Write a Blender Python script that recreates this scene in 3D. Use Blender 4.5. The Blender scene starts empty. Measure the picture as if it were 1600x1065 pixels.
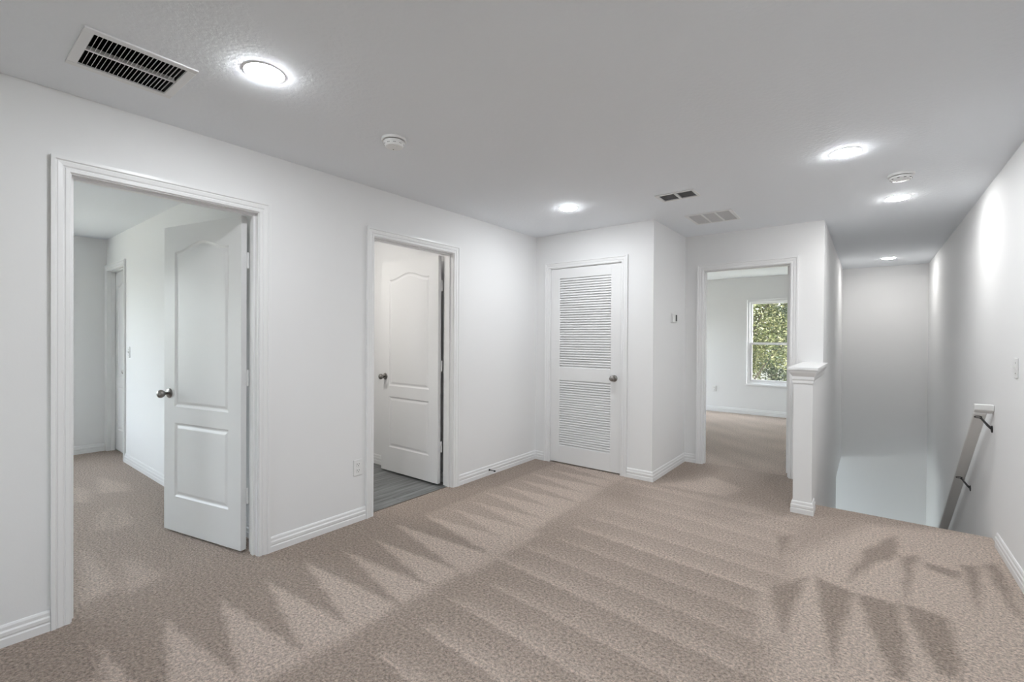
import bpy, bmesh, math, random
import numpy as np
from mathutils import Vector, Matrix

C = bpy.context.scene.collection
S = bpy.context.scene
PI = math.pi

# ------------------------------------------------------------------ camera
YAW, PITCH, ROLL, HC = 0.6586, -0.0061, 0.0061, 1.33
cam_d = bpy.data.cameras.new('camera')
cam_d.sensor_width = 36.0
cam_d.lens = 721.04 / 1600 * 36
cam_d.clip_start = 0.02
cam = bpy.data.objects.new('camera', cam_d)
C.objects.link(cam)
_r = Vector((math.cos(YAW), math.sin(YAW), 0)); _f = Vector((-math.sin(YAW), math.cos(YAW), 0)); _u = Vector((0, 0, 1))
_f2 = _f * math.cos(PITCH) + _u * math.sin(PITCH); _u2 = _u * math.cos(PITCH) - _f * math.sin(PITCH)
_r3 = _r * math.cos(ROLL) + _u2 * math.sin(ROLL); _u3 = _u2 * math.cos(ROLL) - _r * math.sin(ROLL)
M = Matrix((_r3, _u3, -_f2)).transposed().to_4x4()
M.translation = (0, 0, HC)
cam.matrix_world = M
S.camera = cam

# ------------------------------------------------------------------ light and exposure
LAMP = 250.0          # radiance of the recessed lamps
SKY = 3.2
S.view_settings.view_transform = 'Standard'
S.view_settings.look = 'None'
S.view_settings.gamma = 1.0
S.view_settings.exposure = 0.0
S.view_settings.use_curve_mapping = False

W = bpy.data.worlds.new('world'); S.world = W; W.use_nodes = True
wn = W.node_tree.nodes; wl = W.node_tree.links
bg = wn['Background']
sky = wn.new('ShaderNodeTexSky'); sky.sky_type = 'NISHITA'
sky.sun_disc = False; sky.sun_elevation = math.radians(48); sky.sun_rotation = math.radians(90)
sky.air_density = 1.0; sky.dust_density = 3.0; sky.ozone_density = 1.0
hs = wn.new('ShaderNodeHueSaturation'); hs.inputs['Saturation'].default_value = .33
wl.new(sky.outputs[0], hs.inputs['Color']); wl.new(hs.outputs[0], bg.inputs[0]); bg.inputs[1].default_value = SKY
sd = bpy.data.lights.new('sun', 'SUN'); sd.energy = 6.0; sd.angle = math.radians(0.6); sd.color = (1.0, .95, .86)
sun = bpy.data.objects.new('sun', sd); C.objects.link(sun)
sun.rotation_euler = Vector((-.78, 0, -.62)).to_track_quat('-Z', 'Y').to_euler()
sun.location = (14, 3, 12)

def portal(loc, normal, w, h):
    d = bpy.data.lights.new('window_portal', 'AREA'); d.shape = 'RECTANGLE'; d.size = w; d.size_y = h
    d.cycles.is_portal = True
    o = bpy.data.objects.new('window_portal', d); C.objects.link(o)
    o.location = loc; o.rotation_euler = Vector(normal).to_track_quat('-Z', 'Z').to_euler()

# ------------------------------------------------------------------ materials
def mat(name, col, rough=.6, metal=0.0, spec=.5):
    m = bpy.data.materials.new(name); m.use_nodes = True
    b = m.node_tree.nodes['Principled BSDF']
    b.inputs['Base Color'].default_value = (*col, 1); b.inputs['Roughness'].default_value = rough
    b.inputs['Metallic'].default_value = metal; b.inputs['Specular IOR Level'].default_value = spec
    return m
def nd(m, t): return m.node_tree.nodes.new(t)
def lk(m, a, b): m.node_tree.links.new(a, b)
def bump(m, scale, strength, dist, detail=3.0, coords='Object', kind='noise', ramp=None):
    b = m.node_tree.nodes['Principled BSDF']
    tc = nd(m, 'ShaderNodeTexCoord'); n = nd(m, 'ShaderNodeTexNoise')
    n.inputs['Scale'].default_value = scale; n.inputs['Detail'].default_value = detail
    lk(m, tc.outputs[coords], n.inputs['Vector'])
    bp = nd(m, 'ShaderNodeBump'); bp.inputs['Strength'].default_value = strength; bp.inputs['Distance'].default_value = dist
    src = n.outputs['Fac']
    if ramp:
        r = nd(m, 'ShaderNodeValToRGB'); r.color_ramp.elements[0].position = ramp[0]; r.color_ramp.elements[1].position = ramp[1]
        lk(m, src, r.inputs[0]); src = r.outputs[0]
    lk(m, src, bp.inputs['Height']); lk(m, bp.outputs[0], b.inputs['Normal'])
    return n
MT = {}
MT['wall'] = mat('wall_paint', (.85, .85, .85), .72, spec=.3); bump(MT['wall'], 140, .12, .0015)
MT['ceil'] = mat('ceiling_paint', (.87, .895, .93), .85, spec=.2); bump(MT['ceil'], 45, .22, .002, 4, ramp=(.42, .60))
MT['trim'] = mat('trim_paint', (.86, .86, .86), .32, spec=.5)
MT['door'] = mat('door_paint', (.84, .84, .84), .38, spec=.5)
# faint wood grain embossed in the moulded doors
_b = MT['door'].node_tree.nodes['Principled BSDF']
_tc = nd(MT['door'], 'ShaderNodeTexCoord'); _mp = nd(MT['door'], 'ShaderNodeMapping'); _mp.inputs['Scale'].default_value = (60, 60, 2.2)
_n = nd(MT['door'], 'ShaderNodeTexNoise'); _n.inputs['Scale'].default_value = 2.0; _n.inputs['Detail'].default_value = 4; _n.inputs['Distortion'].default_value = 1.2
_bp = nd(MT['door'], 'ShaderNodeBump'); _bp.inputs['Strength'].default_value = .22; _bp.inputs['Distance'].default_value = .0012
lk(MT['door'], _tc.outputs['Object'], _mp.inputs[0]); lk(MT['door'], _mp.outputs[0], _n.inputs[0]); lk(MT['door'], _n.outputs[0], _bp.inputs['Height']); lk(MT['door'], _bp.outputs[0], _b.inputs['Normal'])
MT['nickel'] = mat('satin_nickel', (.30, .285, .27), .28, 1.0)
MT['bronze'] = mat('dark_bracket_metal', (.10, .10, .10), .4, 1.0)
MT['hinge'] = mat('painted_hinge', (.82, .82, .82), .35)
MT['vent'] = mat('vent_enamel', (.82, .82, .82), .4)
MT['ventgrey'] = mat('vent_grey_grille', (.50, .50, .51), .6)
MT['duct'] = mat('duct_black', (.012, .012, .012), .9)
MT['ductgrey'] = mat('duct_grey', (.05, .05, .05), .9)
MT['ventpale'] = mat('vent_pale_grille', (.66, .66, .67), .6)
MT['ductpale'] = mat('filter_grey', (.42, .42, .43), .9)
MT['plastic'] = mat('white_plastic', (.84, .84, .83), .3)
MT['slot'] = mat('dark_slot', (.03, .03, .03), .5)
MT['screen'] = mat('thermostat_screen', (.085, .09, .09), .25)
MT['rail'] = mat('rail_paint', (.80, .80, .79), .4)
MT['vinyl'] = mat('window_vinyl', (.88, .88, .89), .35)
MT['black'] = mat('black_rubber', (.02, .02, .02), .6)
MT['brick'] = mat('exterior_stucco', (.55, .52, .47), .9); bump(MT['brick'], 60, .4, .004)

for _nm, _k, _c in (('lens', 1.0, (.935, .97, 1.0, 1)), ('lens_dimmed', .84, (.985, .985, .975, 1)), ('lens_stair', .60, (1.0, .985, .96, 1))):
    m = mat('lamp_' + _nm, (1, 1, 1), .5); MT[_nm] = m
    _b = m.node_tree.nodes['Principled BSDF']; _b.inputs['Emission Color'].default_value = _c; _b.inputs['Emission Strength'].default_value = LAMP * _k
m = mat('added_bath_lamp_glass', (1, 1, 1), .5); MT['lens_bath_added'] = m
_b = m.node_tree.nodes['Principled BSDF']; _b.inputs['Emission Color'].default_value = (1.0, .96, .90, 1); _b.inputs['Emission Strength'].default_value = 58
m = mat('added_bedroom_lamp_glass', (1, 1, 1), .5); MT['lens_bed_added'] = m
_b = m.node_tree.nodes['Principled BSDF']; _b.inputs['Emission Color'].default_value = (1.0, .98, .95, 1); _b.inputs['Emission Strength'].default_value = 13
m = mat('added_pendant_glass', (1, 1, 1), .5); MT['lens_pendant_added'] = m
_b = m.node_tree.nodes['Principled BSDF']; _b.inputs['Emission Color'].default_value = (.86, .95, 1.0, 1); _b.inputs['Emission Strength'].default_value = 72

m = bpy.data.materials.new('window_glass'); m.use_nodes = True; MT['glass'] = m
_nt = m.node_tree; _nt.nodes.clear()
_o = _nt.nodes.new('ShaderNodeOutputMaterial'); _mx = _nt.nodes.new('ShaderNodeMixShader'); _t = _nt.nodes.new('ShaderNodeBsdfTransparent'); _g = _nt.nodes.new('ShaderNodeBsdfGlossy')
_t.inputs[0].default_value = (.95, .97, .96, 1); _g.inputs['Roughness'].default_value = .0; _mx.inputs[0].default_value = .05
_nt.links.new(_t.outputs[0], _mx.inputs[1]); _nt.links.new(_g.outputs[0], _mx.inputs[2]); _nt.links.new(_mx.outputs[0], _o.inputs[0])

def carpet_material(name, attr):
    m = mat(name, (.4, .33, .28), 1.0, spec=.05)
    b = m.node_tree.nodes['Principled BSDF']
    tc = nd(m, 'ShaderNodeTexCoord')
    # pile lay: which way the vacuum left the tufts leaning, broken up by noise
    n1 = nd(m, 'ShaderNodeTexNoise'); n1.inputs['Scale'].default_value = 40; n1.inputs['Detail'].default_value = 5; n1.inputs['Roughness'].default_value = .7
    n2 = nd(m, 'ShaderNodeTexNoise'); n2.inputs['Scale'].default_value = 78; n2.inputs['Detail'].default_value = 4; n2.inputs['Roughness'].default_value = .78
    n4 = nd(m, 'ShaderNodeTexVoronoi'); n4.inputs['Scale'].default_value = 95
    for n in (n1, n2, n4): lk(m, tc.outputs['Object'], n.inputs['Vector'])
    lay = nd(m, 'ShaderNodeMath'); lay.operation = 'MULTIPLY_ADD'
    lay.inputs[1].default_value = .5; lay.inputs[2].default_value = -.25
    lk(m, n1.outputs['Fac'], lay.inputs[0])
    add = nd(m, 'ShaderNodeMath'); add.operation = 'ADD'
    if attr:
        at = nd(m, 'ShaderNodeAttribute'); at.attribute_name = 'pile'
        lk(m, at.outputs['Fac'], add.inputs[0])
    else: add.inputs[0].default_value = .5
    lk(m, lay.outputs[0], add.inputs[1])
    rmp = nd(m, 'ShaderNodeValToRGB')
    rmp.color_ramp.elements[0].position = .14; rmp.color_ramp.elements[0].color = (.325, .256, .209, 1)
    rmp.color_ramp.elements[1].position = .80; rmp.color_ramp.elements[1].color = (.635, .524, .447, 1)
    lk(m, add.outputs[0], rmp.inputs[0])
    sp = nd(m, 'ShaderNodeMapRange'); sp.inputs['From Min'].default_value = .32; sp.inputs['From Max'].default_value = .68
    sp.inputs['To Min'].default_value = .40; sp.inputs['To Max'].default_value = 1.58
    lk(m, n2.outputs['Fac'], sp.inputs['Value'])
    mul = nd(m, 'ShaderNodeMixRGB'); mul.blend_type = 'MULTIPLY'; mul.inputs[0].default_value = 1
    lk(m, rmp.outputs[0], mul.inputs[1]); lk(m, sp.outputs[0], mul.inputs[2])
    lk(m, mul.outputs[0], b.inputs['Base Color'])
    ht = nd(m, 'ShaderNodeMath'); ht.operation = 'ADD'
    lk(m, n2.outputs['Fac'], ht.inputs[0]); lk(m, n4.outputs['Distance'], ht.inputs[1])
    bp = nd(m, 'ShaderNodeBump'); bp.inputs['Strength'].default_value = .9; bp.inputs['Distance'].default_value = .010
    lk(m, ht.outputs[0], bp.inputs['Height']); lk(m, bp.outputs[0], b.inputs['Normal'])
    b.inputs['Sheen Weight'].default_value = .15; b.inputs['Sheen Roughness'].default_value = .6
    return m
MT['carpet'] = carpet_material('carpet', True)
MT['carpet_plain'] = carpet_material('carpet_steps', False)

m = mat('grey_plank', (.2, .2, .2), .45, spec=.4); MT['plank'] = m
_b = m.node_tree.nodes['Principled BSDF']; _tc = nd(m, 'ShaderNodeTexCoord'); _mp = nd(m, 'ShaderNodeMapping'); _mp.inputs['Scale'].default_value = (26, 1.6, 1)
_oi = nd(m, 'ShaderNodeObjectInfo'); _n = nd(m, 'ShaderNodeTexNoise'); _n.noise_dimensions = '4D'; _n.inputs['Scale'].default_value = 1.4; _n.inputs['Detail'].default_value = 6; _n.inputs['Distortion'].default_value = .8
_k = nd(m, 'ShaderNodeMath'); _k.operation = 'MULTIPLY'; _k.inputs[1].default_value = 40
lk(m, _oi.outputs['Random'], _k.inputs[0]); lk(m, _k.outputs[0], _n.inputs['W'])
_r2 = nd(m, 'ShaderNodeValToRGB'); _r2.color_ramp.elements[0].position = .3; _r2.color_ramp.elements[0].color = (.085, .085, .085, 1); _r2.color_ramp.elements[1].position = .72; _r2.color_ramp.elements[1].color = (.29, .30, .30, 1)
lk(m, _tc.outputs['Object'], _mp.inputs[0]); lk(m, _mp.outputs[0], _n.inputs['Vector']); lk(m, _n.outputs['Fac'], _r2.inputs[0]); lk(m, _r2.outputs[0], _b.inputs['Base Color'])

def leaf_material(name, c0, c1, c2):
    m = mat(name, c0, .5, spec=.4)
    b = m.node_tree.nodes['Principled BSDF']; g = nd(m, 'ShaderNodeNewGeometry'); r = nd(m, 'ShaderNodeValToRGB')
    r.color_ramp.elements[0].color = (*c0, 1); r.color_ramp.elements[1].color = (*c2, 1)
    e = r.color_ramp.elements.new(.55); e.color = (*c1, 1)
    lk(m, g.outputs['Random Per Island'], r.inputs[0]); lk(m, r.outputs[0], b.inputs['Base Color'])
    b.inputs['Transmission Weight'].default_value = 0
    return m
MT['leaf_a'] = leaf_material('leaf_yellow_green', (.028, .042, .014), (.105, .115, .04), (.30, .28, .15))
MT['leaf_b'] = leaf_material('leaf_dark_green', (.012, .022, .010), (.04, .055, .025), (.17, .18, .10))
MT['leaf_c'] = leaf_material('leaf_pale', (.04, .045, .022), (.16, .145, .085), (.38, .33, .24))
MT['bark'] = mat('bark', (.05, .04, .03), .9); bump(MT['bark'], 25, .6, .02)
MT['grass'] = mat('lawn', (.27, .265, .22), .95); bump(MT['grass'], 8, .5, .05)

# ------------------------------------------------------------------ helpers
def tag(o, label=None, cat=None, group=None, kind=None):
    if label: o['label'] = label
    if cat: o['category'] = cat
    if group: o['group'] = group
    if kind: o['kind'] = kind
    return o
def empty(name, loc=(0, 0, 0), rz=0.0):
    o = bpy.data.objects.new(name, None); C.objects.link(o); o.location = loc; o.rotation_euler = (0, 0, rz); o.empty_display_size = .1
    return o
def obj(name, bm, material, parent=None, smooth=False, bevel=0.0):
    me = bpy.data.meshes.new(name)
    bmesh.ops.recalc_face_normals(bm, faces=bm.faces)
    bm.to_mesh(me); bm.free()
    me.materials.append(MT[material])
    o = bpy.data.objects.new(name, me); C.objects.link(o)
    if parent: o.parent = parent
    if smooth:
        for p in me.polygons: p.use_smooth = True
        try: me.set_sharp_from_angle(angle=math.radians(35))
        except Exception: pass
    if bevel:
        md = o.modifiers.new('bevel', 'BEVEL'); md.width = bevel; md.segments = 2; md.limit_method = 'ANGLE'
    return o
def box(bm, x0, x1, y0, y1, z0, z1):
    vs = [bm.verts.new((x, y, z)) for x in (x0, x1) for y in (y0, y1) for z in (z0, z1)]
    for f in ((0, 1, 3, 2), (4, 6, 7, 5), (0, 4, 5, 1), (2, 3, 7, 6), (0, 2, 6, 4), (1, 5, 7, 3)): bm.faces.new([vs[i] for i in f])
    return vs
def bx(*a):
    bm = bmesh.new(); box(bm, *a); return bm
def lathe(bm, prof, n=32, mtx=None, cap=True):
    """prof: list of (r, h) around local z"""
    rings = []
    for r, h in prof:
        if r < 1e-6: rings.append([bm.verts.new((0, 0, h))])
        else: rings.append([bm.verts.new((r * math.cos(2 * PI * i / n), r * math.sin(2 * PI * i / n), h)) for i in range(n)])
    for a, b in zip(rings, rings[1:]):
        for i in range(n):
            j = (i + 1) % n
            if len(a) == 1 and len(b) == 1: continue
            if len(a) == 1: bm.faces.new((a[0], b[i], b[j]))
            elif len(b) == 1: bm.faces.new((a[i], b[0], a[j]))
            else: bm.faces.new((a[i], b[i], b[j], a[j]))
    if cap:
        for r in (rings[0], rings[-1]):
            if len(r) > 2: bm.faces.new(r)
    vs = [v for r in rings for v in r]
    if mtx is not None: bmesh.ops.transform(bm, matrix=mtx, verts=vs)
    return vs
def tube(bm, pts, radii, n=10):
    rings = []
    pts = [Vector(p) for p in pts]
    for i, p in enumerate(pts):
        t = (pts[min(i + 1, len(pts) - 1)] - pts[max(i - 1, 0)]).normalized()
        a = t.orthogonal().normalized(); b = t.cross(a)
        if rings:
            # keep the frame steady along the tube
            a = (pa - t * pa.dot(t)).normalized(); b = t.cross(a)
        pa = a
        r = radii[i] if hasattr(radii, '__len__') else radii
        rings.append([bm.verts.new(p + (a * math.cos(2 * PI * k / n) + b * math.sin(2 * PI * k / n)) * r) for k in range(n)])
    for a, b in zip(rings, rings[1:]):
        for k in range(n): bm.faces.new((a[k], a[(k + 1) % n], b[(k + 1) % n], b[k]))
    bm.faces.new(rings[0]); bm.faces.new(rings[-1])
def slab_holes(bm, u0, u1, v0, v1, holes, put):
    """rectangle u x v with rectangular holes, put(u0,u1,v0,v1) adds one solid cell"""
    us = sorted({u0, u1, *[h[0] for h in holes], *[h[1] for h in holes]}); us = [u for u in us if u0 <= u <= u1]
    for a, b in zip(us, us[1:]):
        vs = [v0, v1]
        hs = sorted([h for h in holes if h[0] <= a + 1e-6 and h[1] >= b - 1e-6], key=lambda h: h[2])
        cur = v0
        for h in hs:
            if h[2] > cur + 1e-6: put(a, b, cur, h[2])
            cur = max(cur, h[3])
        if cur < v1 - 1e-6: put(a, b, cur, v1)
def struct(name, bm, material, label, cat):
    return tag(obj(name, bm, material), label, cat, kind='structure')
def wall_x(name, x0, x1, y0, y1, z0, z1, holes, label, material='wall'):
    bm = bmesh.new(); slab_holes(bm, y0, y1, z0, z1, holes, lambda a, b, c, d: box(bm, x0, x1, a, b, c, d))
    return struct(name, bm, material, label, 'wall')
def wall_y(name, y0, y1, x0, x1, z0, z1, holes, label, material='wall'):
    bm = bmesh.new(); slab_holes(bm, x0, x1, z0, z1, holes, lambda a, b, c, d: box(bm, a, b, y0, y1, c, d))
    return struct(name, bm, material, label, 'wall')
def sweep(path, prof, side):
    """prof (d, z) swept along a horizontal polyline, d to the given side, mitred"""
    bm = bmesh.new(); P = [Vector((p[0], p[1])) for p in path]; n = len(P); rows = []
    dirs = [(P[i + 1] - P[i]).normalized() for i in range(n - 1)]
    nor = [Vector((-d.y, d.x)) * side for d in dirs]
    for i in range(n):
        if i == 0: off = nor[0]
        elif i == n - 1: off = nor[-1]
        else:
            s = nor[i - 1] + nor[i]; off = s / (1 + nor[i - 1].dot(nor[i]))
        rows.append([bm.verts.new((P[i].x + off.x * d, P[i].y + off.y * d, z)) for d, z in prof])
    for a, b in zip(rows, rows[1:]):
        for k in range(len(prof)): bm.faces.new((a[k], a[(k + 1) % len(prof)], b[(k + 1) % len(prof)], b[k]))
    bm.faces.new(rows[0]); bm.faces.new(rows[-1])
    return bm
BASE = [(0, -.01), (.0145, -.01), (.0145, .034), (.0115, .039), (.0115, .043), (.0135, .047), (.0135, .062), (.009, .069), (.0085, .083), (.005, .091), (0, .093)]
def baseboard(name, path, side, label):
    return struct(name, sweep(path, BASE, side), 'trim', label, 'baseboard')
CAS = [(0, 0), (0, .008), (.004, .011), (.016, .0115), (.021, .008), (.027, .0125), (.042, .0145), (.047, .013), (.052, .0185), (.066, .0185), (.066, 0)]

def door_trim(num, origin, sdir, out, s0, s1, h, depth, stop_at, label, z0=0.0, far_casing=False):
    """casing round an opening s0..s1, with jamb lining and stop. out = into the loft; depth = wall thickness"""
    sd_, od = Vector(sdir), Vector(out); O = Vector(origin)
    def Pt(s, z, d): v = O + sd_ * s + od * d; return (v.x, v.y, z)
    root = empty('trim_%d' % num, Pt((s0 + s1) / 2, 0, 0)); tag(root, label, 'door frame', kind='structure')
    inv = Matrix.Translation(-root.location)
    def add(name, bm, **k):
        bmesh.ops.transform(bm, matrix=inv, verts=bm.verts); return obj(name, bm, 'trim', root, **k)
    for face in ((0, 1),) + (((-depth, -1),) if far_casing else ()):
        bm = bmesh.new(); rows = []
        for path in range(4):
            row = []
            for u, d in CAS:
                s = s0 - u if path < 2 else s1 + u
                z = z0 if path in (0, 3) else h + u
                row.append(bm.verts.new(Pt(s, z, face[0] + face[1] * d)))
            rows.append(row)
        for a, b in zip(rows, rows[1:]):
            for k in range(len(CAS)): bm.faces.new((a[k], a[(k + 1) % len(CAS)], b[(k + 1) % len(CAS)], b[k]))
        bm.faces.new(rows[0]); bm.faces.new(rows[-1])
        add('casing', bm)
    def bar(bm, sa, sb, za, zb, da, db):
        p = [Vector(Pt(s, z, d)) for s in (sa, sb) for d in (da, db) for z in (za, zb)]
        lo = [min(v[i] for v in p) for i in range(3)]; hi = [max(v[i] for v in p) for i in range(3)]
        box(bm, lo[0], hi[0], lo[1], hi[1], lo[2], hi[2])
    bm = bmesh.new(); g = .005; t = .02
    bar(bm, s0 - t + g, s0 + g, z0, h - g, 0, -depth); bar(bm, s1 - g, s1 + t - g, z0, h - g, 0, -depth); bar(bm, s0 - t + g, s1 + t - g, h - g, h + t - g, 0, -depth)
    add('jamb', bm)
    bm = bmesh.new(); q = .011
    bar(bm, s0 + g, s0 + g + q, z0, h - g, stop_at, stop_at - .035); bar(bm, s1 - g - q, s1 - g, z0, h - g, stop_at, stop_at - .035); bar(bm, s0 + g + q, s1 - g - q, h - g - q, h - g, stop_at, stop_at - .035)
    add('door_stop', bm)
    return root

def loop_inset(pts, d):
    n = len(pts); out = []
    for i in range(n):
        a, b, c = Vector(pts[i - 1]), Vector(pts[i]), Vector(pts[(i + 1) % n])
        d1, d2 = (b - a).normalized(), (c - b).normalized()
        n1, n2 = Vector((-d1.y, d1.x)), Vector((-d2.y, d2.x))
        s = (n1 + n2) / max(.35, 1 + n1.dot(n2)); v = b + s * d; out.append((v.x, v.y))
    return out
def panel_outline(x0, x1, z0, z1, rise):
    pts = [(x0, z0), (x1, z0), (x1, z1)]
    if rise:
        N = 28
        for i in range(1, N):
            t = i / N; pts.append((x1 + (x0 - x1) * t, z1 + rise * (.5 - .5 * math.cos(2 * PI * t)) ** 1.15))
    pts.append((x0, z1))
    return pts
def knob_mesh():
    # spindle + egg knob along local +y
    bm = bmesh.new(); R = Matrix.Rotation(-PI / 2, 4, 'X')
    lathe(bm, [(.010, .004), (.0095, .026), (.012, .030), (.021, .037), (.0265, .047), (.0275, .056), (.024, .066), (.016, .072), (.006, .0745), (0, .075)], 28, R)
    return bm
def rosette_mesh():
    bm = bmesh.new(); R = Matrix.Rotation(-PI / 2, 4, 'X')
    lathe(bm, [(0, 0), (.033, 0), (.033, .003), (.030, .007), (.020, .010), (.013, .012), (0, .012)], 28, R)
    return bm
def hinge_pair(parent, x, y, z, flip=1):
    """barrel + two leaves at local (x,y)"""
    bm = bmesh.new()
    for k in range(5):
        lathe(bm, [(.0068, z - .046 + k * .0184), (.0068, z - .046 + k * .0184 + .0176)], 14, Matrix.Translation((x, y, 0)))
    lathe(bm, [(.0045, z - .050), (.0045, z + .050)], 12, Matrix.Translation((x, y, 0)))
    o = obj('hinge', bm, 'hinge', parent, smooth=True)
    bm = bmesh.new(); box(bm, -.0016, .0006, y + .004, y + .034, z - .045, z + .045)
    for dy, dz in ((.014, .03), (.026, .01), (.014, -.012), (.026, -.03)):
        lathe(bm, [(0, 0), (.004, 0), (.0035, .0012), (0, .0014)], 10, Matrix.Translation((-.0016, y + dy, z + dz)) @ Matrix.Rotation(-PI / 2, 4, 'Y'))
    obj('hinge_leaf', bm, 'hinge', o)
    return o
T_LEAF = .035
def panel_door(num, loc, ang, w, label, h0=.015, h1=2.068, knob=True, hinges=True, back_knob=True, knob_x=None):
    root = empty('door_%d' % num, (*loc, 0), ang); tag(root, label, 'door', kind='structure')
    st = .12 if w > .7 else .10
    outs = [panel_outline(st, w - st, .250, .748, 0), panel_outline(st, w - st, .855, 1.895, .055)]
    bm = bmesh.new()
    for y in (0, -T_LEAF):
        edges = []
        for lp in [[(0, h0), (w, h0), (w, h1), (0, h1)]] + outs:
            vs = [bm.verts.new((p[0], y, p[1])) for p in lp]
            edges += [bm.edges.new((vs[i], vs[(i + 1) % len(vs)])) for i in range(len(vs))]
        bmesh.ops.triangle_fill(bm, use_beauty=True, use_dissolve=False, edges=edges)
    c = [(0, h0), (w, h0), (w, h1), (0, h1)]
    for i in range(4):
        a, b = c[i], c[(i + 1) % 4]
        bm.faces.new([bm.verts.new(v) for v in ((a[0], 0, a[1]), (b[0], 0, b[1]), (b[0], -T_LEAF, b[1]), (a[0], -T_LEAF, a[1]))])
    bmesh.ops.remove_doubles(bm, verts=bm.verts, dist=1e-5)
    leaf = obj('leaf', bm, 'door', root)
    prof = [(0, 0), (.004, -.0035), (.010, -.0075), (.016, -.0085), (.020, -.0080), (.030, -.0045), (.036, -.0028), (.040, -.0025)]
    for lp in outs:
        bm = bmesh.new()
        for y, sg in ((0, 1), (-T_LEAF, -1)):
            rows = []
            for d, dep in prof:
                q = loop_inset(lp, d)
                rows.append([bm.verts.new((p[0], y + sg * dep, p[1])) for p in q])
            n = len(lp)
            for a, b in zip(rows, rows[1:]):
                for i in range(n): bm.faces.new((a[i], a[(i + 1) % n], b[(i + 1) % n], b[i]))
            bm.faces.new(rows[-1])
        obj('panel', bm, 'door', leaf)
    if knob:
        for y, sg in ((0, 1), (-T_LEAF, -1)):
            if sg < 0 and not back_knob: continue
            k = obj('knob', knob_mesh(), 'nickel', root, smooth=True); k.location = ((w - .062) if knob_x is None else knob_x, y, .943); k.rotation_euler = (0, 0, 0 if sg > 0 else PI)
            r = obj('rosette', rosette_mesh(), 'nickel', k, smooth=True)
        lt = obj('latch_plate', bx(w - .0005, w + .0015, -.028, -.007, .913, .973), 'nickel', root)
    if hinges:
        for z in (1.80, 1.075, .345): hinge_pair(root, -.0075, -T_LEAF - .003, z)
    return root

# ------------------------------------------------------------------ layout (metres)
XL, XR, YC, XC, YB, XS, YE, YF, XB1, YB1, YS = -2.917, .669, 4.199, -1.590, 5.140, -.335, 8.89, 9.09, -7.0, 1.356, 4.47
H, TH, YBK, XP = 2.44, .115, -2.2, -.458
LOW = -2.80
V1 = (-2.552, -2.258, .402, .694); V2 = (-1.305, -1.055, 3.530, 3.682); V3 = (-1.300, -.962, 4.262, 4.600)

# ------------------------------------------------------------------ setting
def ceiling_slab(name, x0, x1, y0, y1, holes, label):
    bm = bmesh.new(); slab_holes(bm, x0, x1, y0, y1, holes, lambda a, b, c, d: box(bm, a, b, c, d, H, H + .18))
    struct(name, bm, 'ceil', label, 'ceiling')
ceiling_slab('ceiling', XL - .06, XR + .2, YBK - .15, YF + .2, [V1, V2, V3], 'matt off-white ceiling of the loft with recessed lights and vents')
ceiling_slab('ceiling.001', XB1 - .15, XL - .06, YBK - .15, 3.1, [], 'white ceiling of the bedroom and bathroom behind the left wall')
ceiling_slab('ceiling.002', -4.15, XL - .06, 3.1, YF + .2, [], 'white ceiling over the far bedroom by its window')

D1 = (.437, 1.268); D2 = (2.085, 2.918); HD = 2.078
RO = .016
wall_x('wall_left', XL - TH, XL, YBK, 5.26, 0, H, [(D1[0] - RO, D1[1] + RO, 0, HD + RO), (D2[0] - RO, D2[1] + RO, 0, HD + RO)], 'long white wall with two open doorways')
DC = (-2.728, -1.906)
wall_y('wall_closet', YC, YC + TH, XL, XC, 0, H, [(DC[0] - RO, DC[1] + RO, 0, HD + RO)], 'white wall holding the louvered closet door')
wall_x('wall_closet_side', XC - TH, XC, YC + TH, YB + TH, 0, H, [], 'white wall return with the thermostat')
DB = (-1.400, -.602)
wall_y('wall_bedroom', YB, YB + TH, XC, XP, 0, H, [(DB[0] - RO, DB[1] + RO, 0, 2.063 + RO)], 'white wall around the far bedroom doorway')
wall_x('wall_stair_left', XP, XS, YB, YE + .2, LOW, H, [(7.55, YE, LOW, -.50)], 'white stairwell wall beyond the half wall')
wall_x('wall_half', XP, XS, 4.155, YB, 0, 1.035, [], 'white half wall at the top of the stairs')
wall_x('wall_stair_low', XP, XS, YS - .02, YB, LOW, -.001, [], 'white wall beside the upper stair steps below the floor')
wall_y('wall_stair_end', YE, YE + .4, XS, XR, LOW, H, [], 'plain white wall at the far end of the stairwell')
wall_x('wall_right', XR, XR + .2, YBK, YE + .4, LOW, H, [], 'white wall with the handrail and light switch')
WK = (-1.7, -.9, .85, 2.05)  # unseen back window, added to bring daylight onto the loft ceiling
wall_y('wall_back', YBK - .15, YBK, XB1 - .15, XR + .2, LOW, H, [WK], 'white wall at the back of the loft')
# bedroom behind the left wall
WB1 = (-2.1, .50, .50, 2.18)
wall_x('wall_bedroom_west', XB1 - .15, XB1, YBK, 3.1, LOW, H, [WB1], 'grey-white bedroom wall seen past the open panel door')
D5 = (-6.945, -6.262)
wall_y('wall_bedroom_side', YB1, YB1 + TH, XB1, XL - TH, 0, H, [(D5[0] - RO, D5[1] + RO, 0, 2.075 + RO)], 'bright white bedroom wall with a closed door')
wall_y('wall_bath_side', 2.99, 2.99 + TH, XB1, XL - TH, 0, H, [], 'white bathroom wall behind the open door')
wall_x('wall_bath_end', -5.5, -5.4, YB1 + TH, 2.99, 0, H, [], 'white end wall of the bathroom')
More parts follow.
